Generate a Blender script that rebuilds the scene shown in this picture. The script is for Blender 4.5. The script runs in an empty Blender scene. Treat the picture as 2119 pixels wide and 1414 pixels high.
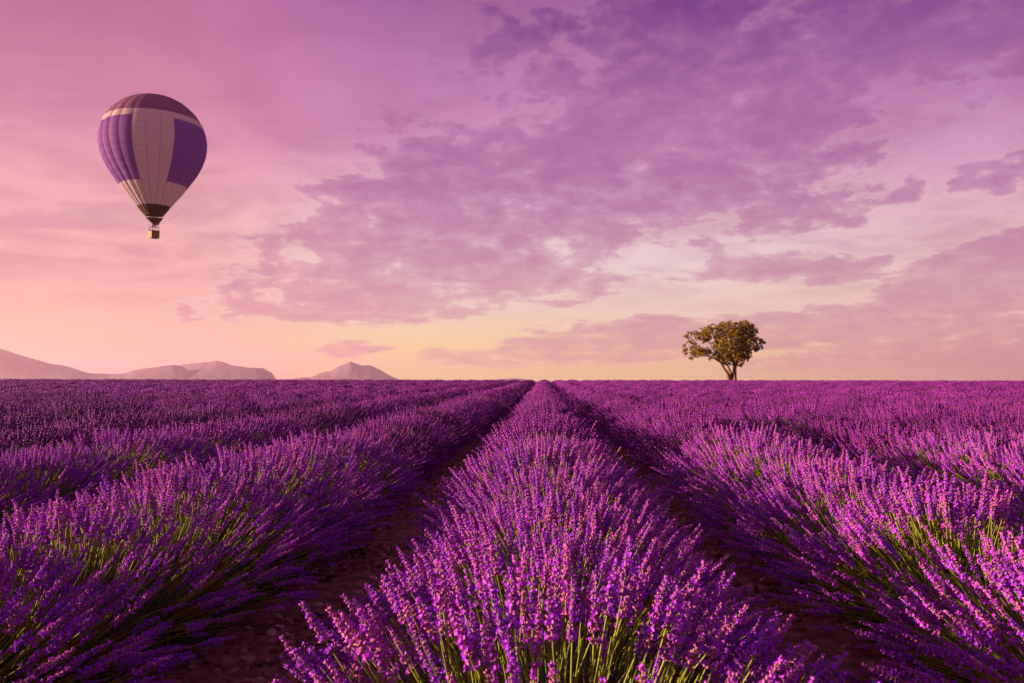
import bpy, math, random
import numpy as np
from mathutils import Vector, Matrix

# ------------------------------------------------------------------ camera, world, sun, exposure
SC = bpy.context.scene
C = SC.collection
R = math.radians
F_PX = 1648.0                      # focal length in pixels of the 2119-wide photograph
CAM_H = 1.22
YAW, PITCH, ROLL = 2.28, 2.75, 0.08
cam_d = bpy.data.cameras.new('camera')
cam_d.sensor_width = 36.0
cam_d.lens = 36.0 * F_PX / 2119.0
cam_d.clip_start = 0.05
cam_d.clip_end = 80000.0
cam_d.dof.use_dof = True
cam_d.dof.focus_distance = 3.6
cam_d.dof.aperture_fstop = 7.1
cam = bpy.data.objects.new('camera', cam_d)
C.objects.link(cam)
cam.location = (-0.04, 0.0, CAM_H)
CAM_R = Matrix.Rotation(R(YAW), 3, 'Z') @ Matrix.Rotation(R(90 + PITCH), 3, 'X') @ Matrix.Rotation(R(ROLL), 3, 'Z')
cam.rotation_euler = CAM_R.to_euler()
SC.camera = cam


def at(px, py, depth):
    """World point that stands `depth` metres in front of the camera at a photograph pixel."""
    v = Vector(((px - 1059.5) / F_PX * depth, (707.0 - py) / F_PX * depth, -depth))
    return CAM_R @ v + cam.location


SC.render.engine = 'CYCLES'
SC.view_settings.view_transform = 'Standard'
SC.view_settings.look = 'None'
SC.view_settings.exposure = 1.9
SC.view_settings.gamma = 1.0
SC.view_settings.use_curve_mapping = False
SC.cycles.use_denoising = True
SC.cycles.denoising_prefilter = 'NONE'
SC.cycles.max_bounces = 6
SC.cycles.diffuse_bounces = 2
SC.cycles.glossy_bounces = 2
SC.cycles.transmission_bounces = 3
SC.cycles.volume_bounces = 1
SC.cycles.transparent_max_bounces = 4
SC.cycles.sample_clamp_indirect = 6.0

SUN_AZ, SUN_EL = 93.0, 7.4        # degrees to the left of the rows, degrees above the horizon
SUN_STRENGTH = 5.0
sun_dir = Vector((-math.sin(R(SUN_AZ)) * math.cos(R(SUN_EL)), math.cos(R(SUN_AZ)) * math.cos(R(SUN_EL)), math.sin(R(SUN_EL))))
sun_d = bpy.data.lights.new('sun', 'SUN')
sun_d.energy = SUN_STRENGTH
sun_d.angle = R(0.6)
sun_d.color = (1.0, 0.62, 0.42)
sun = bpy.data.objects.new('sun', sun_d)
C.objects.link(sun)
sun.location = (-60, 0, 40)
sun.rotation_euler = sun_dir.to_track_quat('Z', 'Y').to_euler()


def lin(r, g, b):
    f = lambda c: (c / 255.0) / 12.92 if c / 255.0 <= 0.04045 else ((c / 255.0 + 0.055) / 1.055) ** 2.4
    return (f(r), f(g), f(b), 1.0)


class NT:
    """Small helper for writing node trees as expressions."""

    def __init__(self, tree):
        self.t = tree
        self.n = tree.nodes
        self.l = tree.links

    def new(self, kind, **kw):
        nd = self.n.new(kind)
        for k, v in kw.items():
            setattr(nd, k, v)
        return nd

    def put(self, sock, val):
        if hasattr(val, 'is_linked') or isinstance(val, bpy.types.NodeSocket):
            self.l.new(val, sock)
        else:
            sock.default_value = val

    def math(self, op, a, b=0.0, c=None, clamp=False):
        nd = self.new('ShaderNodeMath', operation=op, use_clamp=clamp)
        self.put(nd.inputs[0], a)
        self.put(nd.inputs[1], b)
        if c is not None:
            self.put(nd.inputs[2], c)
        return nd.outputs[0]

    def mix(self, fac, a, b, blend='MIX'):
        nd = self.new('ShaderNodeMix', data_type='RGBA', blend_type=blend)
        self.put(nd.inputs[0], fac)
        self.put(nd.inputs[6], a)
        self.put(nd.inputs[7], b)
        return nd.outputs[2]

    def ramp(self, fac, stops, interp='EASE'):
        nd = self.new('ShaderNodeValToRGB')
        nd.color_ramp.interpolation = interp
        e = nd.color_ramp.elements
        while len(e) < len(stops):
            e.new(0.5)
        for el, (p, c) in zip(e, stops):
            el.position = p
            el.color = c
        self.put(nd.inputs[0], fac)
        return nd.outputs[0]

    def smooth(self, v, lo, hi, a=0.0, b=1.0):
        nd = self.new('ShaderNodeMapRange', interpolation_type='SMOOTHSTEP')
        self.put(nd.inputs[0], v)
        nd.inputs[1].default_value = lo
        nd.inputs[2].default_value = hi
        nd.inputs[3].default_value = a
        nd.inputs[4].default_value = b
        return nd.outputs[0]

    def noise(self, vec, scale, detail=6.0, rough=0.55, dist=0.0, out=0):
        nd = self.new('ShaderNodeTexNoise')
        self.put(nd.inputs['Vector'], vec)
        nd.inputs['Scale'].default_value = scale
        nd.inputs['Detail'].default_value = detail
        nd.inputs['Roughness'].default_value = rough
        nd.inputs['Distortion'].default_value = dist
        return nd.outputs[out]

    def vec(self, x, y, z=0.0):
        nd = self.new('ShaderNodeCombineXYZ')
        self.put(nd.inputs[0], x)
        self.put(nd.inputs[1], y)
        self.put(nd.inputs[2], z)
        return nd.outputs[0]


def build_world():
    w = bpy.data.worlds.new('World')
    SC.world = w
    w.use_nodes = True
    T = NT(w.node_tree)
    T.n.clear()
    tc = T.new('ShaderNodeTexCoord')
    sep = T.new('ShaderNodeSeparateXYZ')
    T.l.new(tc.outputs['Generated'], sep.inputs[0])
    x, y, z = sep.outputs
    z0 = T.math('MAXIMUM', z, 0.0)
    el = T.math('MULTIPLY', T.math('ARCSINE', z), 180 / math.pi)            # degrees
    az = T.math('MULTIPLY', T.math('ARCTAN2', x, y), 180 / math.pi)         # degrees, right positive

    # clear sky: a warm side (towards the sun, left) and a cool side, each a ramp over elevation
    e01 = T.math('DIVIDE', el, 60.0, clamp=True)
    s = lambda d: d / 60.0
    warm = T.ramp(e01, [(s(0), lin(246, 194, 164)), (s(3.2), lin(245, 195, 172)), (s(6.8), lin(239, 178, 173)),
                        (s(10.5), lin(240, 180, 182)), (s(16), lin(217, 141, 171)), (s(22), lin(198, 120, 158)),
                        (s(27), lin(180, 104, 148)), (s(45), lin(150, 88, 140)), (s(60), lin(126, 76, 132))], 'LINEAR')
    mid = T.ramp(e01, [(s(0), lin(255, 232, 134)), (s(2.2), lin(254, 227, 154)), (s(5), lin(242, 215, 198)),
                       (s(8.5), lin(235, 211, 217)), (s(12.5), lin(222, 176, 200)), (s(17), lin(203, 140, 182)),
                       (s(22), lin(184, 120, 174)), (s(27), lin(150, 86, 158)), (s(45), lin(128, 76, 142)), (s(60), lin(112, 68, 132))], 'LINEAR')
    cool = T.ramp(e01, [(s(0), lin(224, 162, 164)), (s(3), lin(232, 176, 168)), (s(6), lin(236, 194, 184)),
                        (s(9), lin(228, 182, 190)), (s(13), lin(214, 160, 190)), (s(17), lin(192, 132, 182)),
                        (s(21), lin(166, 104, 172)), (s(27), lin(84, 32, 120)), (s(45), lin(108, 62, 130)), (s(60), lin(96, 58, 124))], 'LINEAR')
    sky = T.mix(T.smooth(x, -0.44, -0.14), warm, mid)
    sky = T.mix(T.smooth(x, 0.12, 0.62), sky, cool)

    # high veil: soft uneven tone
    inv = T.math('DIVIDE', 1.0, T.math('ADD', z0, 0.13))
    px = T.math('MULTIPLY', x, inv)
    py = T.math('MULTIPLY', y, inv)
    flat = T.vec(px, py, 0.0)
    veil = T.noise(T.vec(T.math('MULTIPLY', px, 0.8), py, 3.7), 2.4, 6.0, 0.58, 0.6)
    streak = T.smooth(veil, 0.34, 0.66, 1.07, 0.91)
    sky = T.mix(T.smooth(el, 3.0, 10.0), sky, T.mix(1.0, sky, T.vec(streak, streak, streak), 'MULTIPLY'))
    sky = T.mix(T.math('MULTIPLY', T.smooth(veil, 0.42, 0.66, 0.0, 0.60), T.smooth(el, 3.0, 9.0)), sky, T.mix(0.5, sky, lin(186, 112, 158)))

    # clouds: banks where the photograph's sky has them, broken up by noise on a flat cloud layer
    def px2(u, v):
        return (math.degrees(math.atan((u - 1125) / F_PX)), math.degrees(math.atan((785 - v) / F_PX)))

    wob = T.noise(flat, 2.2, 4.0, 0.6, 0.0, 1)
    wsep = T.new('ShaderNodeSeparateXYZ')
    T.l.new(wob, wsep.inputs[0])
    az_w = T.math('ADD', az, T.math('MULTIPLY', T.math('SUBTRACT', wsep.outputs[0], 0.5), 6.0))
    el_w = T.math('ADD', el, T.math('MULTIPLY', T.math('SUBTRACT', wsep.outputs[1], 0.5), 2.2))
    ae = T.vec(az_w, el_w, 0.0)
    K = math.degrees(1 / F_PX)
    banks = [  # centre x, y, radius x, y in photograph pixels, tilt, amount
        (860, 520, 420, 150, 4, 0.74), (1130, 400, 620, 180, 8, 0.72), (1480, 270, 520, 210, 8, 0.72), (1500, 120, 560, 150, 0, 0.66),
        (490, 628, 170, 52, 12, 0.70), (760, 628, 300, 50, 2, 0.74), (1110, 590, 300, 52, 0, 0.70), (1180, 535, 220, 45, 4, 0.60),
        (2090, 598, 320, 84, 14, 0.80), (1800, 665, 400, 50, 7, 0.74), (1330, 705, 380, 52, 4, 0.74), (2060, 730, 560, 70, 6, 0.66),
        (1640, 565, 240, 48, -2, 0.64), (1640, 460, 270, 72, 6, 0.64), (1460, 525, 120, 34, -8, 0.62), (720, 350, 330, 150, 0, 0.36),
        (2100, 415, 190, 42, 14, 0.66), (2070, 190, 240, 110, 6, 0.62), (1850, 460, 110, 40, 10, 0.5),
        (720, 722, 75, 18, -6, 0.66), (1010, 738, 170, 20, 0, 0.6),
        (1440, 500, 330, 50, 0, -0.25), (1930, 300, 190, 85, 5, -0.35), (1950, 485, 300, 42, 6, -0.5), (1330, 625, 420, 36, 0, -0.3), (230, 300, 420, 460, 0, -0.34),
    ]
    cov, clear = 0.0, 0.0
    for (u, v, ru, rv, tilt, amt) in banks:
        a0, e0 = px2(u, v)
        mp = T.new('ShaderNodeMapping', vector_type='TEXTURE')
        T.l.new(ae, mp.inputs['Vector'])
        mp.inputs['Location'].default_value = (a0, e0, 0)
        mp.inputs['Rotation'].default_value = (0, 0, R(tilt))
        mp.inputs['Scale'].default_value = (ru * K * 1.3, rv * K * 1.3, 1)
        g = T.new('ShaderNodeTexGradient', gradient_type='SPHERICAL')
        T.l.new(mp.outputs[0], g.inputs[0])
        sm = T.smooth(g.outputs['Fac'], 0.0, 0.55)
        if amt > 0:
            cov = T.math('SMOOTH_MAX', cov, T.math('MULTIPLY', sm, amt), 0.1)
        else:
            clear = T.math('MAXIMUM', clear, T.math('MULTIPLY', sm, -amt))
    n1 = T.noise(T.vec(px, py, 1.3), 4.0, 7.0, 0.62, 0.25)
    n2 = T.noise(T.vec(T.math('MULTIPLY', az, 0.20), T.math('MULTIPLY', el, 0.42), 7.0), 1.0, 7.0, 0.60, 0.25)
    n3 = T.noise(T.vec(T.math('MULTIPLY', az, 0.5), T.math('MULTIPLY', el, 0.85), 2.0), 1.0, 5.0, 0.62, 0.3)
    n = T.math('SUBTRACT', T.math('ADD', T.math('MULTIPLY', n1, 0.5), T.math('MULTIPLY', n2, 0.45)), 0.675)
    n = T.math('MULTIPLY_ADD', n3, 0.40, n)
    d = T.math('MULTIPLY_ADD', n, 3.3, T.math('MULTIPLY_ADD', cov, 1.30, -0.50))
    d = T.math('SUBTRACT', d, clear)
    high_mask = T.smooth(el, 0.2, 1.4)
    soft = T.smooth(el, 8.0, 24.0, 0.0, 1.0)
    a_lo = T.smooth(d, -0.05, 0.24)
    a_hi = T.smooth(d, -0.32, 0.42)
    alpha = T.math('MULTIPLY', T.mix(T.math('MULTIPLY', soft, 0.75), a_lo, a_hi), high_mask)
    thick = T.smooth(d, 0.05, 0.75)
    c_lo = T.ramp(e01, [(s(0), lin(218, 158, 162)), (s(3), lin(211, 156, 171)), (s(6), lin(206, 149, 172)), (s(10), lin(189, 127, 166)),
                        (s(14), lin(170, 107, 161)), (s(19), lin(162, 98, 160)), (s(25), lin(112, 52, 135)), (s(45), lin(112, 64, 130)), (s(60), lin(98, 60, 124))], 'LINEAR')
    tone = T.math('ADD', T.math('MULTIPLY', T.noise(T.vec(px, py, 5.1), 6.0, 6.0, 0.66, 0.2), 0.5), T.math('MULTIPLY', n3, 0.5))
    c_hi = T.mix(0.55, c_lo, sky)
    ccol = T.mix(T.math('ADD', T.math('MULTIPLY', thick, 0.65), T.math('MULTIPLY', T.smooth(tone, 0.38, 0.66), 0.35)), c_hi, c_lo)
    ccol = T.mix(T.smooth(x, -0.6, -0.05, 0.35, 0.0), ccol, lin(225, 140, 160))
    # thin lit rims where the cloud breaks open
    rim = T.math('MULTIPLY', T.smooth(d, -0.22, 0.02), T.smooth(d, 0.04, 0.22, 1.0, 0.0))
    rim = T.math('MULTIPLY', rim, T.smooth(cov, 0.15, 0.5))
    sky = T.mix(T.math('MULTIPLY', T.math('MULTIPLY', rim, T.smooth(el, 3.0, 20.0, 1.0, 0.15)), 0.42), sky, lin(246, 214, 206))
    sky = T.mix(T.math('MULTIPLY', alpha, 0.95), sky, ccol)
    # below the horizon the far ground's tone
    sky = T.mix(T.smooth(z, -0.12, -0.005, 1.0, 0.0), sky, lin(120, 70, 90))

    nish = T.new('ShaderNodeTexSky', sky_type='NISHITA')
    nish.sun_disc = False
    nish.sun_elevation = R(SUN_EL)
    nish.sun_rotation = R(-SUN_AZ)
    nish.air_density = 1.0
    nish.dust_density = 2.0
    bg1 = T.new('ShaderNodeBackground')
    T.l.new(sky, bg1.inputs[0])
    bg1.inputs[1].default_value = 0.260
    bg2 = T.new('ShaderNodeBackground')
    T.l.new(T.mix(1.0, nish.outputs[0], (1.0, 0.62, 0.8, 1), 'MULTIPLY'), bg2.inputs[0])
    bg2.inputs[1].default_value = 0.0002
    ad = T.new('ShaderNodeAddShader')
    T.l.new(bg1.outputs[0], ad.inputs[0])
    T.l.new(bg2.outputs[0], ad.inputs[1])
    out = T.new('ShaderNodeOutputWorld')
    T.l.new(ad.outputs[0], out.inputs[0])
    w.cycles.sampling_method = 'MANUAL'
    w.cycles.sample_map_resolution = 512


build_world()

# ------------------------------------------------------------------ helpers
RNG = np.random.default_rng(11)
random.seed(5)


def link(o, parent=None):
    C.objects.link(o)
    if parent is not None:
        o.parent = parent
    return o


def tag(o, label=None, category=None, group=None, kind=None):
    if label:
        o['label'] = label
    if category:
        o['category'] = category
    if group:
        o['group'] = group
    if kind:
        o['kind'] = kind
    return o


def empty(name, loc=(0, 0, 0)):
    o = bpy.data.objects.new(name, None)
    o.empty_display_size = 0.2
    o.location = loc
    return link(o)


def tri_mesh(name, verts, tris, mats, midx=None, tint=None, smooth=True):
    verts = np.asarray(verts, dtype=np.float32)
    tris = np.asarray(tris, dtype=np.int32)
    me = bpy.data.meshes.new(name)
    me.vertices.add(len(verts))
    me.vertices.foreach_set('co', verts.ravel())
    nf = len(tris)
    k = tris.shape[1]
    me.loops.add(nf * k)
    me.loops.foreach_set('vertex_index', tris.ravel())
    me.polygons.add(nf)
    me.polygons.foreach_set('loop_start', np.arange(0, nf * k, k, dtype=np.int32))
    if smooth:
        me.polygons.foreach_set('use_smooth', np.ones(nf, dtype=bool))
    for m in mats:
        me.materials.append(m)
    if midx is not None:
        me.polygons.foreach_set('material_index', np.asarray(midx, dtype=np.int32))
    if tint is not None:
        a = me.attributes.new('tint', 'FLOAT', 'POINT')
        a.data.foreach_set('value', np.asarray(tint, dtype=np.float32))
    me.update(calc_edges=True)
    return me


class Geo:
    """Accumulates vertices, triangles / quads and material slots."""

    def __init__(self):
        self.v, self.f, self.m = [], [], []
        self.n = 0

    def add(self, v, f, mat=0):
        self.v.extend([tuple(p) for p in v])
        self.f.extend([tuple(i + self.n for i in q) for q in f])
        self.m.extend([mat] * len(f))
        self.n += len(v)

    def tube(self, pts, rad, sides=8, mat=0, cap=True):
        pts = [Vector(p) for p in pts]
        rings = []
        up = Vector((0.13, 0.98, 0.11))
        for i, p in enumerate(pts):
            d = (pts[min(i + 1, len(pts) - 1)] - pts[max(i - 1, 0)]).normalized()
            a = d.cross(up)
            if a.length < 1e-4:
                a = d.cross(Vector((1, 0, 0)))
            a.normalize()
            b = d.cross(a)
            rings.append([p + (a * math.cos(t) + b * math.sin(t)) * rad[i] for t in [2 * math.pi * k / sides for k in range(sides)]])
        v = [q for r in rings for q in r]
        f = []
        for i in range(len(pts) - 1):
            for k in range(sides):
                f.append((i * sides + k, i * sides + (k + 1) % sides, (i + 1) * sides + (k + 1) % sides, (i + 1) * sides + k))
        if cap:
            f.append(tuple(range(sides))[::-1])
            f.append(tuple((len(pts) - 1) * sides + k for k in range(sides)))
        self.add(v, f, mat)

    def box(self, c, s, rot=None, mat=0):
        c = Vector(c)
        v = []
        for dz in (-.5, .5):
            for dx, dy in ((-.5, -.5), (.5, -.5), (.5, .5), (-.5, .5)):
                p = Vector((dx * s[0], dy * s[1], dz * s[2]))
                v.append(c + (rot @ p if rot else p))
        self.add(v, [(3, 2, 1, 0), (4, 5, 6, 7), (0, 1, 5, 4), (1, 2, 6, 5), (2, 3, 7, 6), (3, 0, 4, 7)], mat)

    def mesh(self, name, mats, smooth=False):
        me = bpy.data.meshes.new(name)
        me.from_pydata(self.v, [], self.f)
        for m in mats:
            me.materials.append(m)
        me.polygons.foreach_set('material_index', self.m)
        if smooth:
            me.polygons.foreach_set('use_smooth', [True] * len(me.polygons))
        me.update()
        return me

    def obj(self, name, mats, parent=None, smooth=False):
        return link(bpy.data.objects.new(name, self.mesh(name, mats, smooth)), parent)


def material(name):
    m = bpy.data.materials.new(name)
    m.use_nodes = True
    T = NT(m.node_tree)
    b = T.n['Principled BSDF']
    return m, T, b


def plant_material(name, col_a, col_b, rough=0.7, trans=0.25, by_tint=False, spread=0.12):
    """Diffuse plus some translucency; colour varies from plant to plant."""
    m, T, b = material(name)
    oi = T.new('ShaderNodeObjectInfo')
    if by_tint:
        at_ = T.new('ShaderNodeAttribute', attribute_name='tint')
        fac = T.math('FRACT', T.math('ADD', at_.outputs['Fac'], oi.outputs['Random']))
    else:
        fac = oi.outputs['Random']
    tc = T.new('ShaderNodeTexCoord')
    nz = T.noise(tc.outputs['Object'], 160.0, 2.0, 0.5)
    fac = T.math('ADD', T.math('MULTIPLY', fac, 0.7), T.math('MULTIPLY', nz, 0.3))
    col = T.mix(fac, col_a, col_b)
    if by_tint:                      # whole bushes bloom more or less strongly
        v = T.math('MULTIPLY_ADD', oi.outputs['Random'], 0.5, 0.72)
        col = T.mix(1.0, col, T.vec(v, v, v), 'MULTIPLY')
    T.l.new(col, b.inputs['Base Color'])
    b.inputs['Roughness'].default_value = rough
    b.inputs['Specular IOR Level'].default_value = 0.25
    tr = T.new('ShaderNodeBsdfTranslucent')
    T.l.new(col, tr.inputs[0])
    mx = T.new('ShaderNodeMixShader')
    mx.inputs[0].default_value = trans
    T.l.new(b.outputs[0], mx.inputs[1])
    T.l.new(tr.outputs[0], mx.inputs[2])
    T.l.new(mx.outputs[0], T.n['Material Output'].inputs[0])
    return m


M_COROLLA = plant_material('lavender_petal', (0.29, 0.020, 0.74, 1), (0.49, 0.048, 0.69, 1), 0.6, 0.22)
M_CALYX = plant_material('lavender_calyx', (0.20, 0.032, 0.36, 1), (0.52, 0.17, 0.26, 1), 0.75, 0.1)
M_STEM = plant_material('lavender_stem', (0.18, 0.26, 0.012, 1), (0.34, 0.40, 0.035, 1), 0.6, 0.15)
M_LEAF = plant_material('lavender_leaf', (0.07, 0.11, 0.02, 1), (0.15, 0.20, 0.05, 1), 0.65, 0.2)
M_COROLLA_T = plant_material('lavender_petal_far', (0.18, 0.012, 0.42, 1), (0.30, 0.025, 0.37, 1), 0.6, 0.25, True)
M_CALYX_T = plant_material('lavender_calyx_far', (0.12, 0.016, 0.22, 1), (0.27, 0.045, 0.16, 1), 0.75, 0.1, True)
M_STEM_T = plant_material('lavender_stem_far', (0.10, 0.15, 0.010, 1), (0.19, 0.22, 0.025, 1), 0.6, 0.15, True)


def simple_noise_mat(name, a, b_, scale, rough=0.85, bump=0.3, bscale=None, dist=0.02):
    m, T, b = material(name)
    tc = T.new('ShaderNodeTexCoord')
    n = T.noise(tc.outputs['Object'], scale, 8.0, 0.6)
    T.l.new(T.mix(T.smooth(n, 0.3, 0.7), a, b_), b.inputs['Base Color'])
    b.inputs['Roughness'].default_value = rough
    b.inputs['Specular IOR Level'].default_value = 0.2
    bp = T.new('ShaderNodeBump')
    bp.inputs['Strength'].default_value = bump
    bp.inputs['Distance'].default_value = dist
    T.l.new(T.noise(tc.outputs['Object'], bscale or scale * 3, 6.0, 0.6), bp.inputs['Height'])
    T.l.new(bp.outputs[0], b.inputs['Normal'])
    return m


# ------------------------------------------------------------------ ground
FIELD_END = 128.0


def ground_z(x, y):
    """Almost level field that rises by half a metre to a crest, then falls away to a plain."""
    y = np.asarray(y, dtype=float)
    t = np.clip((y - 15.0) / 105.0, 0, 1)
    z = 0.44 * (t * t * (3 - 2 * t))
    u = np.clip((y - 132.0) / 500.0, 0, 1)
    z = z - 22.0 * (u * u * (3 - 2 * u))
    return z


M_SOIL, T_, b_ = material('stony_soil')
_tc = T_.new('ShaderNodeTexCoord')
_n1 = T_.noise(_tc.outputs['Object'], 9.0, 8.0, 0.65)
_n2 = T_.noise(_tc.outputs['Object'], 0.05, 4.0, 0.5)
_c = T_.mix(T_.smooth(_n1, 0.3, 0.72), (0.085, 0.042, 0.026, 1), (0.26, 0.145, 0.095, 1))
_c = T_.mix(T_.smooth(_n2, 0.4, 0.7, 0, 0.4), _c, (0.10, 0.075, 0.04, 1))
T_.l.new(_c, b_.inputs['Base Color'])
b_.inputs['Roughness'].default_value = 0.95
b_.inputs['Specular IOR Level'].default_value = 0.1
_bp = T_.new('ShaderNodeBump')
_bp.inputs['Strength'].default_value = 0.8
_bp.inputs['Distance'].default_value = 0.03
T_.l.new(T_.noise(_tc.outputs['Object'], 26.0, 8.0, 0.65), _bp.inputs['Height'])
T_.l.new(_bp.outputs[0], b_.inputs['Normal'])


def build_ground():
    ys = np.concatenate([[-12000, -3000, -400, -60, -10], np.arange(-4, 12, 0.25), np.arange(12, 140, 2.0),
                         np.arange(140, 660, 20.0), [800, 1500, 3000, 6000, 10000, 15000]])
    xs = np.concatenate([[-14000, -6000, -2000, -500, -150], np.arange(-110, -8, 6.0), np.arange(-8, 8.01, 0.22), np.arange(14, 111, 6.0),
                         [150, 500, 2000, 6000, 14000]])
    X, Y = np.meshgrid(xs, ys)
    Z = ground_z(X, Y)
    near = (np.abs(X) < 8.5) & (Y > -4) & (Y < 12)
    Z = Z + near * RNG.normal(0, 0.012, X.shape)
    n, m = X.shape
    idx = np.arange(n * m).reshape(n, m)
    q = np.stack([idx[:-1, :-1], idx[:-1, 1:], idx[1:, 1:], idx[1:, :-1]], -1).reshape(-1, 4)
    me = tri_mesh('ground', np.stack([X, Y, Z], -1).reshape(-1, 3), q, [M_SOIL])
    o = link(bpy.data.objects.new('ground', me))
    tag(o, kind='structure', label='reddish brown stony soil under the lavender rows')


build_ground()


# ------------------------------------------------------------------ mountains
def build_mountain(name, prof, dist, depth, label, seed):
    """Ridge with the given skyline (photograph pixels), `dist` metres away, `depth` metres deep."""
    rng = np.random.default_rng(seed)
    xs = np.array([p[0] for p in prof], float)
    hs = np.array([(785.5 - p[1]) / F_PX * dist for p in prof])
    n = 150
    u = np.linspace(xs[0], xs[-1], n)
    h = np.interp(u, xs, hs)
    k = np.array([1, 2, 1]) / 4.0
    hh = h.copy()
    hh[1:-1] = np.convolve(h, k, 'same')[1:-1]
    hh = hh + rng.normal(0, 1, n) * dist * 0.00006 * (hh > 10)
    soft = hh.copy()
    for _ in range(160):
        soft[1:-1] = (soft[:-2] + 2 * soft[1:-1] + soft[2:]) / 4.0
    M = 26
    V = []
    s_all = np.linspace(-1, 1, M)
    ph = rng.uniform(0, 6.28, 6)
    for i in range(n):
        base = at(u[i], 785.5, dist)
        fwd = Vector((base.x, base.y, 0)).normalized()
        for s in s_all:
            prof_f = max(0.0, 1 - abs(s)) ** 0.9
            gully = 1 + 0.025 * math.sin(i * 0.42 + ph[0] + 2 * math.sin(s * 3 + ph[1])) * abs(s) + 0.01 * math.sin(i * 1.1 + s * 7 + ph[2]) * abs(s)
            p = base + fwd * (s * depth)
            V.append((p.x, p.y, -24.0 + (hh[i] + (min(hh[i], soft[i]) - hh[i]) * min(1.0, 1.6 * abs(s)) + 24.0 + 1.2) * prof_f * (gully if prof_f < 0.999 else 1)))
    idx = np.arange(n * M).reshape(n, M)
    q = np.stack([idx[:-1, :-1], idx[1:, :-1], idx[1:, 1:], idx[:-1, 1:]], -1).reshape(-1, 4)
    o = link(bpy.data.objects.new(name, tri_mesh(name, V, q, [M_ROCK])))
    tag(o, label=label, kind='structure')


M_ROCK = simple_noise_mat('hillside', (0.14, 0.105, 0.14, 1), (0.16, 0.12, 0.16, 1), 0.004, 0.95, 0.0)
build_mountain('mountain', [(-700, 722), (-420, 716), (-200, 713), (-60, 714), (0, 720), (38, 733), (102, 752), (136, 757), (183, 772.6), (229, 774), (270, 776), (330, 786)],
               7600, 900, 'long pale mauve mountain slope descending from the left edge', 1)
build_mountain('mountain', [(225, 776), (259, 772.6), (272, 767), (306, 761), (357, 754), (374, 756.5), (391, 767), (442, 760), (505, 760), (546, 761), (556, 768), (562, 769), (571, 786)],
               7000, 600, 'flat topped pale mountain with a steep cliff at its end', 2)
build_mountain('mountain', [(355, 765), (374, 754), (408, 750), (433, 748), (446, 745), (461, 748), (484, 756.5), (503, 758), (540, 770), (560, 785)],
               9500, 700, 'paler rounded mountain summit rising behind the flat topped one', 3)
build_mountain('mountain', [(595, 786), (624, 781), (642, 781), (661, 772), (684, 767), (701, 756.5), (726, 747), (750, 755.6), (765, 754), (786, 764), (807, 777), (828, 786)],
               8600, 700, 'isolated twin peaked mountain under the yellow sky', 4)
build_mountain('mountain', [(1005, 787), (1025, 785), (1042, 783.6), (1062, 781.8), (1080, 783), (1096, 786.5)],
               10500, 700, 'tiny faint hill just beyond the end of the central row', 5)


# ------------------------------------------------------------------ lavender plant pieces
def octa(c, d, length, rad, twist=0.0):
    d = Vector(d).normalized()
    a = d.orthogonal().normalized()
    b = d.cross(a)
    c = Vector(c)
    m = c + d * length * 0.55
    v = [c]
    for k in range(4):
        t = twist + k * math.pi / 2
        v.append(m + (a * math.cos(t) + b * math.sin(t)) * rad)
    v.append(c + d * length)
    f = [(0, 2, 1), (0, 3, 2), (0, 4, 3), (0, 1, 4), (5, 1, 2), (5, 2, 3), (5, 3, 4), (5, 4, 1)]
    return v, f


STALK_L = 0.60


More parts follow.
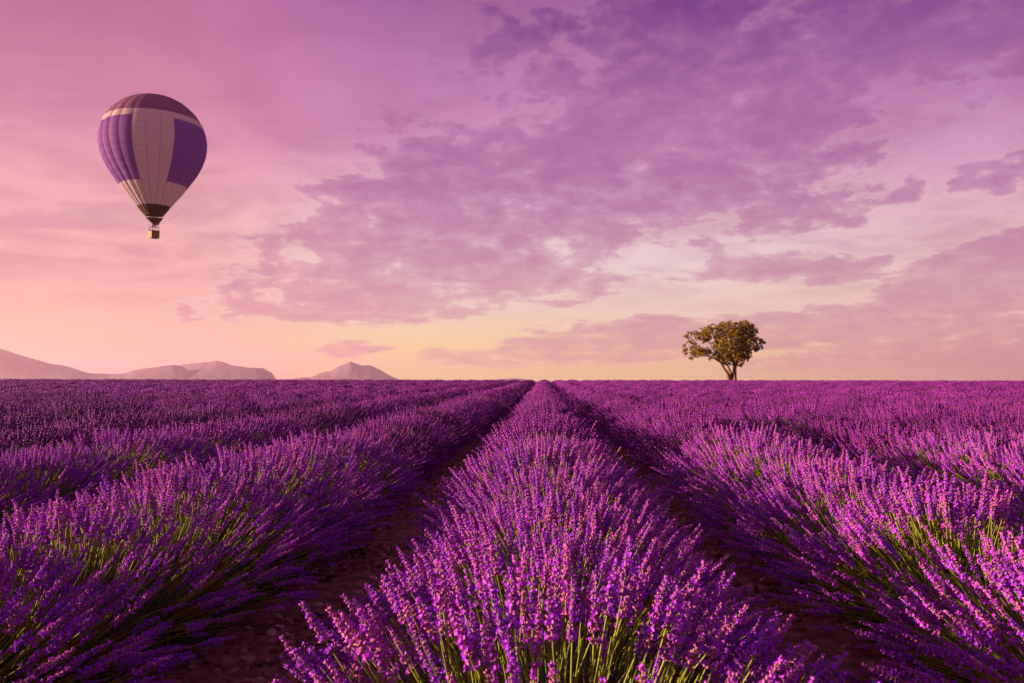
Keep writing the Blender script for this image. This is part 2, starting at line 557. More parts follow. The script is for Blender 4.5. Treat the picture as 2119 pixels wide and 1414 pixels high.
def near_spike(rng, g, bend):
    """Flower spike: whorls of calyces, some of them with an open two-lipped corolla."""
    L = rng.uniform(0.085, 0.140)
    n = int(round(L / 0.0125))
    open_ = rng.uniform(0.30, 0.62)
    z_tip = STALK_L
    zs = [(z_tip - L + L * (i + 0.4) / n, i / (n - 1)) for i in range(n)]
    if rng.random() < 0.65:
        zs.insert(0, (z_tip - L - rng.uniform(0.016, 0.030), 0.05))
    R0 = rng.uniform(1.22, 1.62)
    g.tube([(*bend(z), z) for z in np.linspace(zs[0][0], z_tip, 4)], [0.0016, 0.0016, 0.0014, 0.001], 4, 0, cap=False)
    for z, t in zs:
        sc = R0 * (1.0 - 0.42 * t ** 1.6) * rng.uniform(0.9, 1.1)
        cx, cy = bend(z)
        cnt = 7 if t < 0.7 else 5
        off = rng.uniform(0, 6.28)
        for k in range(cnt):
            a = off + 6.283 * k / cnt + rng.uniform(-0.25, 0.25)
            e = rng.uniform(0.45, 1.0) + 0.35 * t
            d = Vector((math.cos(a) * math.cos(e), math.sin(a) * math.cos(e), math.sin(e)))
            base = Vector((cx, cy, z + rng.uniform(-0.0025, 0.0025))) + Vector((d.x, d.y, 0)) * 0.0015
            ln = 0.0098 * sc * rng.uniform(0.85, 1.15)
            g.add(*octa(base, d, ln, 0.0029 * sc, rng.uniform(0, 1.5)), mat=0)
            if rng.random() < open_:
                tip = base + d * ln * 0.8
                d2 = (d + Vector(rng.normal(0, 0.35, 3))).normalized()
                a1 = d2.orthogonal().normalized()
                b1 = d2.cross(a1)
                t0 = rng.uniform(0, 2.1)
                for q in range(4):                        # four small splayed lobes
                    t_ = t0 + q * 1.571 + rng.uniform(-0.3, 0.3)
                    out = a1 * math.cos(t_) + b1 * math.sin(t_)
                    sd = b1 * math.cos(t_) - a1 * math.sin(t_)
                    ln_ = 0.0066 * sc * rng.uniform(0.75, 1.3)
                    e1 = (d2 * rng.uniform(0.35, 1.0) + out * 0.8).normalized()
                    w_ = ln_ * rng.uniform(0.36, 0.5)
                    g.add([tip, tip + e1 * ln_ * 0.6 + sd * w_, tip + e1 * ln_ - d2 * ln_ * 0.15, tip + e1 * ln_ * 0.6 - sd * w_], [(0, 1, 2, 3)], mat=1)
    cx, cy = bend(z_tip)
    for k in range(4):
        d = Vector((rng.normal(0, 0.35), rng.normal(0, 0.35), 1))
        g.add(*octa((cx, cy, z_tip - 0.004), d, 0.009 * R0, 0.0024 * R0), mat=1 if k < 2 else 0)
    return L


def stem_geo(rng, g, bend, top, r=0.0019, mat=2):
    zs = [0.0, 0.2, 0.38, top]
    pts = [(bend(z)[0], bend(z)[1], z) for z in zs]
    g.tube(pts, [r * 1.2, r * 1.1, r, r * 0.8], 4, mat, cap=False)
    for z in (rng.uniform(0.10, 0.2), rng.uniform(0.22, 0.34)):      # a pair of narrow leaves on the stalk
        cx, cy = bend(z)
        a = rng.uniform(0, 6.28)
        for s in (0, math.pi):
            d = Vector((math.cos(a + s) * 0.45, math.sin(a + s) * 0.45, 0.9)).normalized()
            side = Vector((-math.sin(a + s), math.cos(a + s), 0)) * 0.002
            p = Vector((cx, cy, z))
            ln = rng.uniform(0.03, 0.05)
            g.add([p - side * 0.5, p + d * ln * 0.5 - side, p + d * ln, p + d * ln * 0.5 + side, p + side * 0.5],
                  [(0, 1, 2, 3, 4)], mat)


NEAR = 10
near_protos, spike_meshes, stalk_meshes = [], [], []
PROTO = bpy.data.collections.new('lavender_pieces')       # not linked to the scene: only a source for the rows


def proto(name, me):
    o = bpy.data.objects.new(name, me)
    PROTO.objects.link(o)
    return o


def make_bend(rng):
    ax, ay = rng.normal(0, 0.016, 2)
    return lambda z: (ax * (z / STALK_L) ** 2, ay * (z / STALK_L) ** 2)


for i in range(NEAR):
    rng = np.random.default_rng(100 + i)
    bend = make_bend(rng)
    gs = Geo()
    L = near_spike(rng, gs, bend)
    gt = Geo()
    stem_geo(rng, gt, bend, STALK_L - 0.01, mat=0)
    spike_meshes.append(gs.mesh('flower_spike', [M_CALYX, M_COROLLA], True))
    stalk_meshes.append(gt.mesh('flower_stalk', [M_STEM], True))
    g = Geo()
    g.add(gs.v, gs.f, 0)
    g.m = list(gs.m)
    g.add(gt.v, gt.f, 2)
    proto('a_stalk_%02d' % i, g.mesh('flower_stalk_with_spike', [M_CALYX, M_COROLLA, M_STEM], True))
# leafy shoots: three tufts of narrow grey-green leaves
TUFT0 = NEAR
for i in range(3):
    rng = np.random.default_rng(300 + i)
    g = Geo()
    for k in range(16):
        a = rng.uniform(0, 6.28)
        t = rng.uniform(0.1, 0.55)
        d = Vector((math.cos(a) * math.sin(t), math.sin(a) * math.sin(t), math.cos(t)))
        p = Vector((rng.normal(0, 0.015), rng.normal(0, 0.015), rng.uniform(0, 0.22)))
        ln = rng.uniform(0.10, 0.24)
        side = d.cross(Vector((rng.normal(), rng.normal(), 0.2))).normalized() * 0.0022
        q = p + d * ln * 0.5
        e = p + d * ln + Vector((0, 0, -0.01))
        g.add([p - side * 0.6, p + side * 0.6, q + side, q - side, e], [(0, 1, 2, 3), (3, 2, 4)], 0)
    proto('b_tuft_%02d' % i, g.mesh('leafy_shoot', [M_LEAF], True) if i == 0 else stalk_meshes[i + 2])


# low-detail stalks, joined into bush segments for the distance
def low_stalk(rng, lumps, sides):
    """vertices, triangles, slot per triangle of a simple stalk"""
    V, Fc, Mi = [], [], []
    L = 0.108
    z0 = STALK_L - L
    if lumps > 1:
        w = 0.0014
        V += [(-w, 0, 0.12), (w, 0, 0.12), (0, w, z0), (0, -w, z0)]
        Fc += [(0, 1, 2), (0, 2, 3)]
        Mi += [2, 2]
    else:
        w = 0.0019
        V += [(-w, 0, 0.2), (w, 0, 0.2), (0, 0, z0)]
        Fc += [(0, 1, 2)]
        Mi += [2]
    for j in range(lumps):
        r = (0.0138 if lumps > 1 else 0.0128) * (1 - 0.4 * j / max(1, lumps))
        zl = z0 + L * j / lumps
        hl = L / lumps * (1.15 if lumps > 1 else 1)
        b = len(V)
        V.append((0, 0, zl))
        off = rng.uniform(0, 3)
        for k in range(sides):
            a = off + 6.283 * k / sides
            rr = r * rng.uniform(0.8, 1.25)
            V.append((rr * math.cos(a), rr * math.sin(a), zl + hl * rng.uniform(0.35, 0.6)))
        V.append((0, 0, zl + hl))
        for k in range(sides):
            k2 = (k + 1) % sides
            Fc.append((b, b + 1 + k2, b + 1 + k))
            Fc.append((b + sides + 1, b + 1 + k, b + 1 + k2))
            Mi += [0, 1] if rng.random() < 0.8 else [0, 0]
    return np.array(V), np.array(Fc), np.array(Mi)


def stalk_layout(rng, n, cx, cy, size=1.0, along=0.16, lat=1.45):
    """origins, directions and lengths of the stalks of one bush whose middle is (cx, cy)"""
    o = np.stack([cx + rng.normal(0, 0.055, n), cy + rng.normal(0, 0.09, n), np.full(n, 0.05)], 1)
    u = rng.uniform(-1, 1, n)
    al = lat * np.sign(u) * np.abs(u) ** 0.95 + rng.normal(0, 0.07, n)
    be = rng.normal(0, along, n) * (1 + 0.6 * np.abs(al))
    o[:, 0] += 0.245 * np.sin(al)
    d = np.stack([np.sin(al), np.sin(be), np.cos(al) * np.cos(be)], 1)
    d[:, 2] = np.maximum(d[:, 2], 0.10)
    d /= np.linalg.norm(d, axis=1)[:, None]
    inner = rng.random(n) < 0.22
    ln = np.where(inner, rng.uniform(0.80, 0.98, n), rng.normal(1.06, 0.05, n)) * size
    ln *= 1 - 0.05 * np.abs(np.sin(al))
    return o, d, ln, inner


def frames(d, roll):
    """rotation matrices that take +Z to d, with a roll about the axis"""
    n = len(d)
    ref = np.where(np.abs(d[:, 2:3]) > 0.999, np.array([[1.0, 0, 0]]), np.array([[0, 0, 1.0]]))
    a = np.cross(ref, d)
    a /= np.linalg.norm(a, axis=1)[:, None]
    b = np.cross(d, a)
    c, s = np.cos(roll)[:, None], np.sin(roll)[:, None]
    return np.stack([a * c + b * s, -a * s + b * c, d], 2)


def eulers(M):
    b = np.arcsin(np.clip(-M[:, 2, 0], -1, 1))
    return np.stack([np.arctan2(M[:, 2, 1], M[:, 2, 2]), b, np.arctan2(M[:, 1, 0], M[:, 0, 0])], 1)


def segment(name, seed, length, per_m, lumps, sides, lat=1.45):
    rng = np.random.default_rng(seed)
    kinds = [low_stalk(rng, lumps, sides) for _ in range(5)]
    VV, FF, MM, TT = [], [], [], []
    base = 0
    y = 0.0
    while y < length - 1e-6:
        n = int(per_m * 0.5 * rng.uniform(0.6, 1.12))
        size = rng.uniform(0.90, 1.08)
        o, d, ln, _ = stalk_layout(rng, n, rng.normal(0, 0.03), y + 0.25 + rng.normal(0, 0.04), size, lat=lat)
        ln = ln * rng.normal(1.0, 0.06, n)
        M = frames(d, rng.uniform(0, 6.28, n))
        pick = rng.integers(0, 5, n)
        tint = rng.random(n)
        for k in range(5):
            w = np.where(pick == k)[0]
            V, Fc, Mi = kinds[k]
            P = np.einsum('nij,vj->nvi', M[w], V) * ln[w][:, None, None] + o[w][:, None, :]
            nf = len(w)
            VV.append(P.reshape(-1, 3))
            FF.append((Fc[None] + (base + np.arange(nf)[:, None, None] * len(V))).reshape(-1, 3))
            MM.append(np.tile(Mi, nf))
            TT.append(np.repeat(tint[w], len(V)))
            base += nf * len(V)
        y += 0.5
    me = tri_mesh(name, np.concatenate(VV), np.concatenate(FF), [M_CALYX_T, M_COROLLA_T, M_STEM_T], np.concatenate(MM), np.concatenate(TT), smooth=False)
    proto(name, me)


MID0, N_MID = TUFT0 + 3, 5
for i in range(N_MID):
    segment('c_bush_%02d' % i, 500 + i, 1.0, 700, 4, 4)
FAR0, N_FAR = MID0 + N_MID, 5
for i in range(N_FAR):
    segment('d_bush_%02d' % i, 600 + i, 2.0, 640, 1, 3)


def instancer_tree():
    t = bpy.data.node_groups.new('set_out_lavender', 'GeometryNodeTree')
    t.interface.new_socket('Geometry', in_out='INPUT', socket_type='NodeSocketGeometry')
    t.interface.new_socket('Geometry', in_out='OUTPUT', socket_type='NodeSocketGeometry')
    N, Lk = t.nodes, t.links
    i, o = N.new('NodeGroupInput'), N.new('NodeGroupOutput')
    ci = N.new('GeometryNodeCollectionInfo')
    ci.inputs['Collection'].default_value = PROTO
    ci.inputs['Separate Children'].default_value = True
    ci.inputs['Reset Children'].default_value = True
    ip = N.new('GeometryNodeInstanceOnPoints')

    def na(name, dt):
        a = N.new('GeometryNodeInputNamedAttribute')
        a.data_type = dt
        a.inputs[0].default_value = name
        return a.outputs[0]
    Lk.new(i.outputs[0], ip.inputs['Points'])
    Lk.new(ci.outputs[0], ip.inputs['Instance'])
    ip.inputs['Pick Instance'].default_value = True
    Lk.new(na('pid', 'INT'), ip.inputs['Instance Index'])
    e2r = N.new('FunctionNodeEulerToRotation')
    Lk.new(na('rot', 'FLOAT_VECTOR'), e2r.inputs[0])
    Lk.new(e2r.outputs[0], ip.inputs['Rotation'])
    Lk.new(na('scl', 'FLOAT_VECTOR'), ip.inputs['Scale'])
    Lk.new(ip.outputs[0], o.inputs[0])
    return t


def points_object(name, tree, pos, rot, scl, pid, parent=None):
    me = bpy.data.meshes.new(name)
    me.vertices.add(len(pos))
    me.vertices.foreach_set('co', np.asarray(pos, np.float32).ravel())
    for nm, ty, key, arr in (('rot', 'FLOAT_VECTOR', 'vector', rot), ('scl', 'FLOAT_VECTOR', 'vector', scl)):
        a = me.attributes.new(nm, ty, 'POINT')
        a.data.foreach_set(key, np.asarray(arr, np.float32).ravel())
    a = me.attributes.new('pid', 'INT', 'POINT')
    a.data.foreach_set('value', np.asarray(pid, np.int32))
    ob = link(bpy.data.objects.new(name, me), parent)
    md = ob.modifiers.new('set_out', 'NODES')
    md.node_group = tree
    return ob


TREE = instancer_tree()

# ------------------------------------------------------------------ lavender rows
SPACING = 2.15
NEAR_END, MID_END = 9.0, 28.0
ROW_WORDS = {1: 'first', 2: 'second', 3: 'third', 4: 'fourth'}
CAM_INV = CAM_R.transposed()


def in_frame(P):
    q = (P - np.array(cam.location)) @ np.array(CAM_R)
    w = -q[:, 2]
    px = 1059.5 + q[:, 0] / np.maximum(w, 1e-3) * F_PX
    py = 707 - q[:, 1] / np.maximum(w, 1e-3) * F_PX
    return (w > 0.2) & (px > -10) & (px < 2129) & (py > 0) & (py < 1424), w


def row_x(k):
    return k * SPACING - (0.12 if k > 0 else 0.0)


def y_start(x):
    return max(-1.5, (abs(x) - 4.5) / 0.74)


def row_wander(k, y):
    return 0.035 * np.sin(y * 0.55 + k * 1.7) + 0.02 * np.sin(y * 1.7 + k)


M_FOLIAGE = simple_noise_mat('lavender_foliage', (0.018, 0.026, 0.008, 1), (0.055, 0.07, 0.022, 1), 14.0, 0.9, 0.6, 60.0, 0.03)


def mound_arrays(k, base):
    x0 = row_x(k)
    ys0 = y_start(x0)
    ys = np.concatenate([np.arange(ys0, 30, 0.25) if ys0 < 30 else [], np.arange(max(30, ys0), FIELD_END + 0.1, 1.5)])
    a = np.linspace(-1, 1, 9) * math.pi / 2
    rng = np.random.default_rng(4000 + k)
    wv = 0.40 + 0.05 * np.sin(ys[:, None] * 12.57) * (ys[:, None] < 30) + rng.normal(0, 0.015, (len(ys), 9))
    X = x0 + row_wander(k, ys)[:, None] + wv * 1.35 * np.sin(a)[None]
    Z = ground_z(0, ys)[:, None] - 0.03 + (wv * 0.85 + 0.03) * np.cos(a)[None]
    Y = np.repeat(ys[:, None], 9, 1)
    n, m = X.shape
    idx = np.arange(n * m).reshape(n, m) + base
    q = np.stack([idx[:-1, :-1], idx[:-1, 1:], idx[1:, 1:], idx[1:, :-1]], -1).reshape(-1, 4)
    return np.stack([X, Y, Z], -1).reshape(-1, 3), q


def row_points(k):
    """every stalk and bush segment of one row: pos, rot, scl, pid, plus data of the single stalks near the camera"""
    rng = np.random.default_rng(9000 + k)
    x0 = row_x(k)
    ys = y_start(x0)
    P, E, S, I, MT, OUT = [], [], [], [], [], []
    y = ys
    while y < NEAR_END:
        n = int(300 * rng.uniform(0.40, 1.10))
        size = rng.uniform(0.88, 1.10)
        cx = x0 + row_wander(k, y) + rng.normal(0, 0.03)
        o, d, ln, inner = stalk_layout(rng, n, cx, y + rng.normal(0, 0.05), size)
        o[:, 2] += ground_z(0, o[:, 1])
        M = frames(d, rng.uniform(0, 6.28, n))
        P.append(o), E.append(eulers(M)), MT.append(M), OUT.append(~inner)
        S.append(np.repeat(ln[:, None], 3, 1))
        I.append(rng.integers(0, NEAR, n))
        n = 210
        o, d, ln, inner = stalk_layout(rng, n, cx, y, 1.0, along=0.22)
        o[:, 2] += ground_z(0, o[:, 1]) + 0.02
        M = frames(d, rng.uniform(0, 6.28, n))
        P.append(o), E.append(eulers(M)), MT.append(M), OUT.append(np.zeros(n, bool))
        kind = np.where(rng.random(n) < 0.3, 0, rng.integers(1, 3, n))
        S.append(np.repeat((np.where(kind == 0, rng.uniform(0.8, 1.2, n), rng.uniform(0.74, 0.92, n)) * size)[:, None], 3, 1))
        I.append(TUFT0 + kind)
        y += 0.5
    y = max(NEAR_END, ys)
    if y < MID_END:
        yy = np.arange(y, MID_END, 1.0)
        P_, E_, S_, I_ = seg_points(rng, k, x0, yy, 1.0, MID0, N_MID)
        P.append(P_), E.append(E_), S.append(S_), I.append(I_), OUT.append(np.zeros(len(P_), bool)), MT.append(np.zeros((len(P_), 3, 3)))
    yy = np.arange(max(MID_END, ys), FIELD_END, 2.0)
    if len(yy):
        P_, E_, S_, I_ = seg_points(rng, k, x0, yy, 2.0, FAR0, N_FAR)
        P.append(P_), E.append(E_), S.append(S_), I.append(I_), OUT.append(np.zeros(len(P_), bool)), MT.append(np.zeros((len(P_), 3, 3)))
    cat = np.concatenate
    return cat(P), cat(E), cat(S), cat(I), cat(OUT), cat(MT)


def seg_points(rng, k, x0, yy, length, first, count):
    n = len(yy)
    flip = rng.random(n) < 0.5
    z = ground_z(0, yy)
    pos = np.stack([x0 + row_wander(k, yy), yy + flip * length, z], 1)
    rot = np.zeros((n, 3))
    rot[:, 2] = np.where(flip, math.pi, 0)
    scl = np.stack([rng.uniform(0.94, 1.06, n) * np.where(rng.random(n) < 0.5, 1, -1), np.full(n, 1.03), rng.uniform(0.84, 1.12, n)], 1)
    return pos, rot, scl, first + rng.integers(0, count, n)


def build_row(k):
    x0 = row_x(k)
    root = empty('lavender_row', (x0, 0, 0))
    if k == 0:
        label = 'central lavender row running from the bottom edge straight to the horizon'
    else:
        label = '%s lavender row to the %s of the central row' % (ROW_WORDS[abs(k)], 'left' if k < 0 else 'right')
    tag(root, label, 'lavender', 'parallel rows of flowering lavender')
    off = np.array([x0, 0, 0])
    v, q = mound_arrays(k, 0)
    link(bpy.data.objects.new('foliage', tri_mesh('foliage', v - off, q, [M_FOLIAGE])), root)
    P, E, S, I, OUT, MT = row_points(k)
    keep = np.ones(len(P), bool)
    if abs(k) <= 2:
        tip = P + MT[:, :, 2] * (S[:, :1] * STALK_L)
        ok, depth = in_frame(tip)
        toward = (tip[:, 0] - x0) * (-np.sign(k)) > -0.15 if k else tip[:, 1] > 0
        cand = np.where(ok & OUT & toward)[0]
        cand = cand[np.argsort(depth[cand])][:300]
        keep[cand] = False
        for c in cand:
            i = int(I[c])
            st = link(bpy.data.objects.new('flower_stalk', stalk_meshes[i]), root)
            s = float(S[c, 0])
            m = Matrix(MT[c].tolist()).to_4x4() @ Matrix.Diagonal((s, s, s, 1))
            m.translation = Vector(P[c] - off)
            st.matrix_basis = m
            link(bpy.data.objects.new('flower_spike', spike_meshes[i]), st)
    b = points_object('blooms', TREE, P[keep] - off, E[keep], S[keep], I[keep], root)
    b['kind'] = 'stuff'


for k in range(-4, 5):
    build_row(k)

# rows farther to the sides run together into one purple sheet that nobody could count
AR = []
base = 0
mv, mq = [], []
for k in list(range(-52, -4)) + list(range(5, 50)):
    if y_start(row_x(k)) > FIELD_END - 3:
        continue
    AR.append(row_points(k)[:4])
    v, q = mound_arrays(k, base)
    base += len(v)
    mv.append(v), mq.append(q)
AR = [np.concatenate([a[j] for a in AR]) for j in range(4)]
field = points_object('lavender_field', TREE, *AR)
tag(field, 'distant lavender merging into one purple sheet below the horizon', 'lavender', kind='stuff')
fo = link(bpy.data.objects.new('foliage', tri_mesh('foliage', np.concatenate(mv), np.concatenate(mq), [M_FOLIAGE])), field)
fo['kind'] = 'stuff'


# ------------------------------------------------------------------ stones in the furrows
def build_gravel():
    m, T, b = material('limestone')
    oi = T.new('ShaderNodeObjectInfo')
    col = T.ramp(oi.outputs['Random'], [(0.0, (0.09, 0.04, 0.024, 1)), (0.6, (0.22, 0.105, 0.062, 1)), (0.9, (0.30, 0.18, 0.13, 1)), (1.0, (0.42, 0.33, 0.28, 1))], 'LINEAR')
    T.l.new(col, b.inputs['Base Color'])
    b.inputs['Roughness'].default_value = 0.9
    col_ = bpy.data.collections.new('stone_pieces')
    import bmesh
    for i in range(6):
        rng = np.random.default_rng(800 + i)
        bm = bmesh.new()
        bmesh.ops.create_icosphere(bm, subdivisions=2, radius=1.0)
        sx, sy, sz = rng.uniform(0.7, 1.2), rng.uniform(0.6, 1.0), rng.uniform(0.4, 0.75)
        cuts = [Vector(rng.normal(0, 1, 3)).normalized() for _ in range(6)]
        for v in bm.verts:
            for c in cuts:
                dd = v.co.dot(c) - 0.55
                if dd > 0:
                    v.co -= c * dd * 0.85
            v.co = Vector((v.co.x * sx, v.co.y * sy, v.co.z * sz)) * (1 + rng.normal(0, 0.03))
        me = bpy.data.meshes.new('stone')
        bm.to_mesh(me)
        bm.free()
        me.materials.append(m)
        o = bpy.data.objects.new('stone_%02d' % i, me)
        col_.objects.link(o)
    t = TREE.copy()
    for nd in t.nodes:
        if nd.bl_idname == 'GeometryNodeCollectionInfo':
            nd.inputs['Collection'].default_value = col_
    rng = np.random.default_rng(77)
    P, S = [], []
    for k in range(-4, 4):
        n = 9000 if k in (-1, 0) else 1500
        xc = (k + 0.5) * SPACING
        x = xc + rng.normal(0, 0.42, n)
        y = -1 + 15 * rng.random(n) ** 1.3
        s = np.exp(rng.normal(math.log(0.013), 0.6, n)).clip(0.004, 0.05)
        P.append(np.stack([x, y, ground_z(0, y) + s * 0.15], 1))
        S.append(s)
    P, S = np.concatenate(P), np.concatenate(S)
    n = len(P)
    rot = np.stack([rng.normal(0, 0.3, n), rng.normal(0, 0.3, n), rng.uniform(0, 6.28, n)], 1)
    g = points_object('gravel', t, P, rot, np.repeat(S[:, None], 3, 1), rng.integers(0, 6, n))
    tag(g, 'stones and clods strewn over the soil between rows', 'gravel', kind='stuff')


build_gravel()


# ------------------------------------------------------------------ lone tree
def build_tree():
    D = 131.0
    mpz = D / F_PX / 8.836                     # metres per pixel of the enlarged view used for measuring
    gz = float(ground_z(0, D)) - 0.1
    bp = at(1390 + 1110 / 8.836, 640 + 1310 / 8.836, D)
    root = empty('lone_tree', (bp.x, bp.y, gz))
    tag(root, 'lone broadleaf tree with forked trunk standing on the horizon', 'tree')
    z_off = bp.z - gz

    def P(zx, zy, dep):
        return Vector(((zx - 1110) * mpz, dep, (1310 - zy) * mpz + z_off))
    bark = simple_noise_mat('bark', (0.10, 0.062, 0.04, 1), (0.25, 0.165, 0.11, 1), 3.0, 0.9, 0.8, 9.0, 0.08)
    g = Geo()
    limbs = [
        [(1056, 1400, .0, .50), (1052, 1310, .0, .42), (1030, 1190, -.1, .34), (965, 1105, -.3, .28), (885, 975, -.6, .24), (800, 920, -.8, .2), (680, 865, -1., .15), (520, 790, -1.2, .1), (340, 690, -1.4, .06), (240, 620, -1.4, .03)],
        [(1108, 1400, .3, .5), (1104, 1310, .3, .4), (1092, 1170, .4, .33), (1045, 1045, .6, .26), (985, 940, .9, .2), (935, 780, 1.2, .15), (860, 560, 1.5, .1), (760, 370, 1.6, .04)],
        [(1155, 1400, -.1, .55), (1150, 1310, -.1, .47), (1152, 1160, 0, .42), (1148, 1040, 0, .37), (1110, 900, -.3, .28), (1080, 700, -.8, .2), (1040, 450, -1.2, .11), (1000, 270, -1.2, .04)],
        [(1155, 1110, .2, .33), (1230, 935, .8, .25), (1300, 760, 1.4, .18), (1400, 560, 2., .11), (1500, 400, 2.2, .06), (1560, 380, 2.2, .03)],
        [(1230, 935, .8, .16), (1350, 850, .2, .12), (1480, 720, -.4, .08), (1600, 620, -.8, .05), (1690, 590, -.9, .025)],
        [(1110, 900, -.3, .2), (1200, 700, -1.5, .14), (1260, 500, -2.1, .09), (1340, 290, -2.3, .03)],
        [(885, 975, -.6, .15), (800, 800, -.2, .1), (700, 600, .3, .07), (600, 450, .6, .05), (470, 400, .6, .025)],
        [(680, 865, -1., .1), (500, 860, -1.5, .07), (360, 890, -1.6, .03)],
        [(520, 790, -1.2, .07), (420, 640, -.8, .05), (345, 470, -.6, .025)],
        [(1150, 1040, 0, .2), (1240, 1000, -1., .12), (1320, 900, -2., .07), (1400, 840, -2.4, .03)],
        [(1300, 760, 1.4, .1), (1420, 640, 1.8, .07), (1540, 540, 1.9, .03)],
        [(1080, 700, -.8, .12), (960, 560, -2., .08), (900, 380, -2.6, .04)],
        [(1045, 1045, .6, .14), (960, 880, 2., .1), (880, 740, 2.8, .05)],
        [(1110, 900, -.3, .16), (1160, 720, 1.6, .1), (1180, 480, 2.8, .05)],
    ]
    for l in limbs:
        pts = [P(a, b, c) for a, b, c, r in l]
        # rounder course between the measured points
        fine, rad = [], []
        for i in range(len(pts) - 1):
            for t in (0, 0.5):
                j = Vector((random.uniform(-.05, .05), random.uniform(-.08, .08), 0)) * (t > 0)
                fine.append(pts[i].lerp(pts[i + 1], t) + j)
                rad.append((l[i][3] * (1 - t) + l[i + 1][3] * t) * 0.8)
        fine.append(pts[-1])
        rad.append(l[-1][3])
        g.tube(fine, rad, 9)
    g.obj('trunk', [bark], root, True)

    clumps = [(260, 510, 46), (340, 440, 56), (340, 560, 66), (462, 425, 50), (250, 700, 52), (275, 780, 66), (350, 905, 40), (420, 640, 56), (450, 740, 84),
              (540, 790, 92), (640, 780, 74), (420, 830, 56), (560, 480, 80), (640, 385, 74), (740, 325, 68), (700, 480, 92), (600, 560, 60), (690, 575, 46),
              (800, 520, 66), (800, 650, 66), (880, 345, 84), (940, 285, 72), (1040, 295, 74), (960, 420, 100), (900, 560, 92), (1000, 600, 92), (880, 680, 84),
              (980, 720, 96), (1080, 420, 90), (1185, 295, 70), (1200, 420, 96), (1330, 280, 84), (1375, 255, 54), (1300, 380, 100), (1420, 370, 94), (1485, 315, 52),
              (1540, 410, 52), (1500, 450, 64), (1430, 520, 84), (1300, 520, 92), (1200, 560, 80), (1120, 650, 92), (1250, 680, 104), (1380, 640, 104), (1500, 590, 76),
              (1620, 580, 44), (1685, 600, 38), (1540, 680, 74), (1570, 740, 26), (1440, 720, 78), (1180, 780, 96), (1060, 780, 96), (950, 820, 84), (830, 800, 66),
              (780, 860, 66), (900, 900, 62), (1000, 900, 74), (1100, 880, 84), (1220, 860, 96), (1330, 820, 104), (1390, 880, 54), (1300, 960, 64), (1250, 1015, 46),
              (1180, 960, 60), (1040, 980, 44), (960, 990, 34), (705, 920, 30), (1290, 1020, 30)]
    rng = np.random.default_rng(21)
    V, Q, T = [], [], []
    cnt = 0
    for (zx, zy, r) in clumps:
        rim = min(1.0, math.hypot((zx - 980) / 760.0, (zy - 640) / 420.0))
        half = 4.2 * math.sqrt(max(0.05, 1 - rim * rim))
        deps = [rng.uniform(-0.3, 0.3) * half]
        if r >= 74:
            deps += [-half * rng.uniform(0.5, 0.95), half * rng.uniform(0.5, 0.95)]
        for dep in deps:
            c = P(zx + rng.normal(0, 6), zy + rng.normal(0, 6), dep)
            rm = r * mpz
            n = int(90 + 380 * rm ** 1.8)
            # leaves sit in twiglet tufts, denser towards the outside
            tufts = rng.normal(0, 1, (max(5, n // 14), 3))
            tufts /= np.linalg.norm(tufts, axis=1)[:, None]
            tufts *= rng.uniform(0.35, 1.0, (len(tufts), 1)) ** 0.6 * rm
            for i in range(n):
                t = tufts[rng.integers(len(tufts))]
                p = np.array(c) + t + rng.normal(0, 0.085, 3)
                nrm = t / (np.linalg.norm(t) + 1e-6) + rng.normal(0, 0.7, 3) + np.array([0, 0, 0.35])
                nrm /= np.linalg.norm(nrm)
                a = np.cross(nrm, rng.normal(0, 1, 3))
                a /= np.linalg.norm(a)
                b = np.cross(nrm, a)
                s = rng.uniform(0.075, 0.14)
                V += [p - a * s, p + b * s * 0.55 + nrm * s * 0.15, p + a * s * 1.1, p - b * s * 0.55 + nrm * s * 0.15]
                Q.append((cnt, cnt + 1, cnt + 2, cnt + 3))
                T += [rng.random()] * 4
                cnt += 4
    leaf = plant_material('tree_leaf', (0.085, 0.065, 0.005, 1), (0.34, 0.215, 0.012, 1), 0.5, 0.35, True)
    me = tri_mesh('crown', V, Q, [leaf], None, T, smooth=False)
    link(bpy.data.objects.new('crown', me), root)


build_tree()


# ------------------------------------------------------------------ hot air balloon
def fabric(name, col, rough=0.8, trans=0.54):
    m, T, b = material(name)
    tc = T.new('ShaderNodeTexCoord')
    n = T.noise(tc.outputs['Object'], 0.7, 5.0, 0.6)
    c = T.mix(T.smooth(n, 0.3, 0.7, 0, 0.25), col, tuple(v * 0.75 for v in col[:3]) + (1,))
    T.l.new(c, b.inputs['Base Color'])
    b.inputs['Roughness'].default_value = rough
    b.inputs['Specular IOR Level'].default_value = 0.1
    tr = T.new('ShaderNodeBsdfTranslucent')
    T.l.new(c, tr.inputs[0])
    mx = T.new('ShaderNodeMixShader')
    mx.inputs[0].default_value = trans
    T.l.new(b.outputs[0], mx.inputs[1])
    T.l.new(tr.outputs[0], mx.inputs[2])
    T.l.new(mx.outputs[0], T.n['Material Output'].inputs[0])
    return m


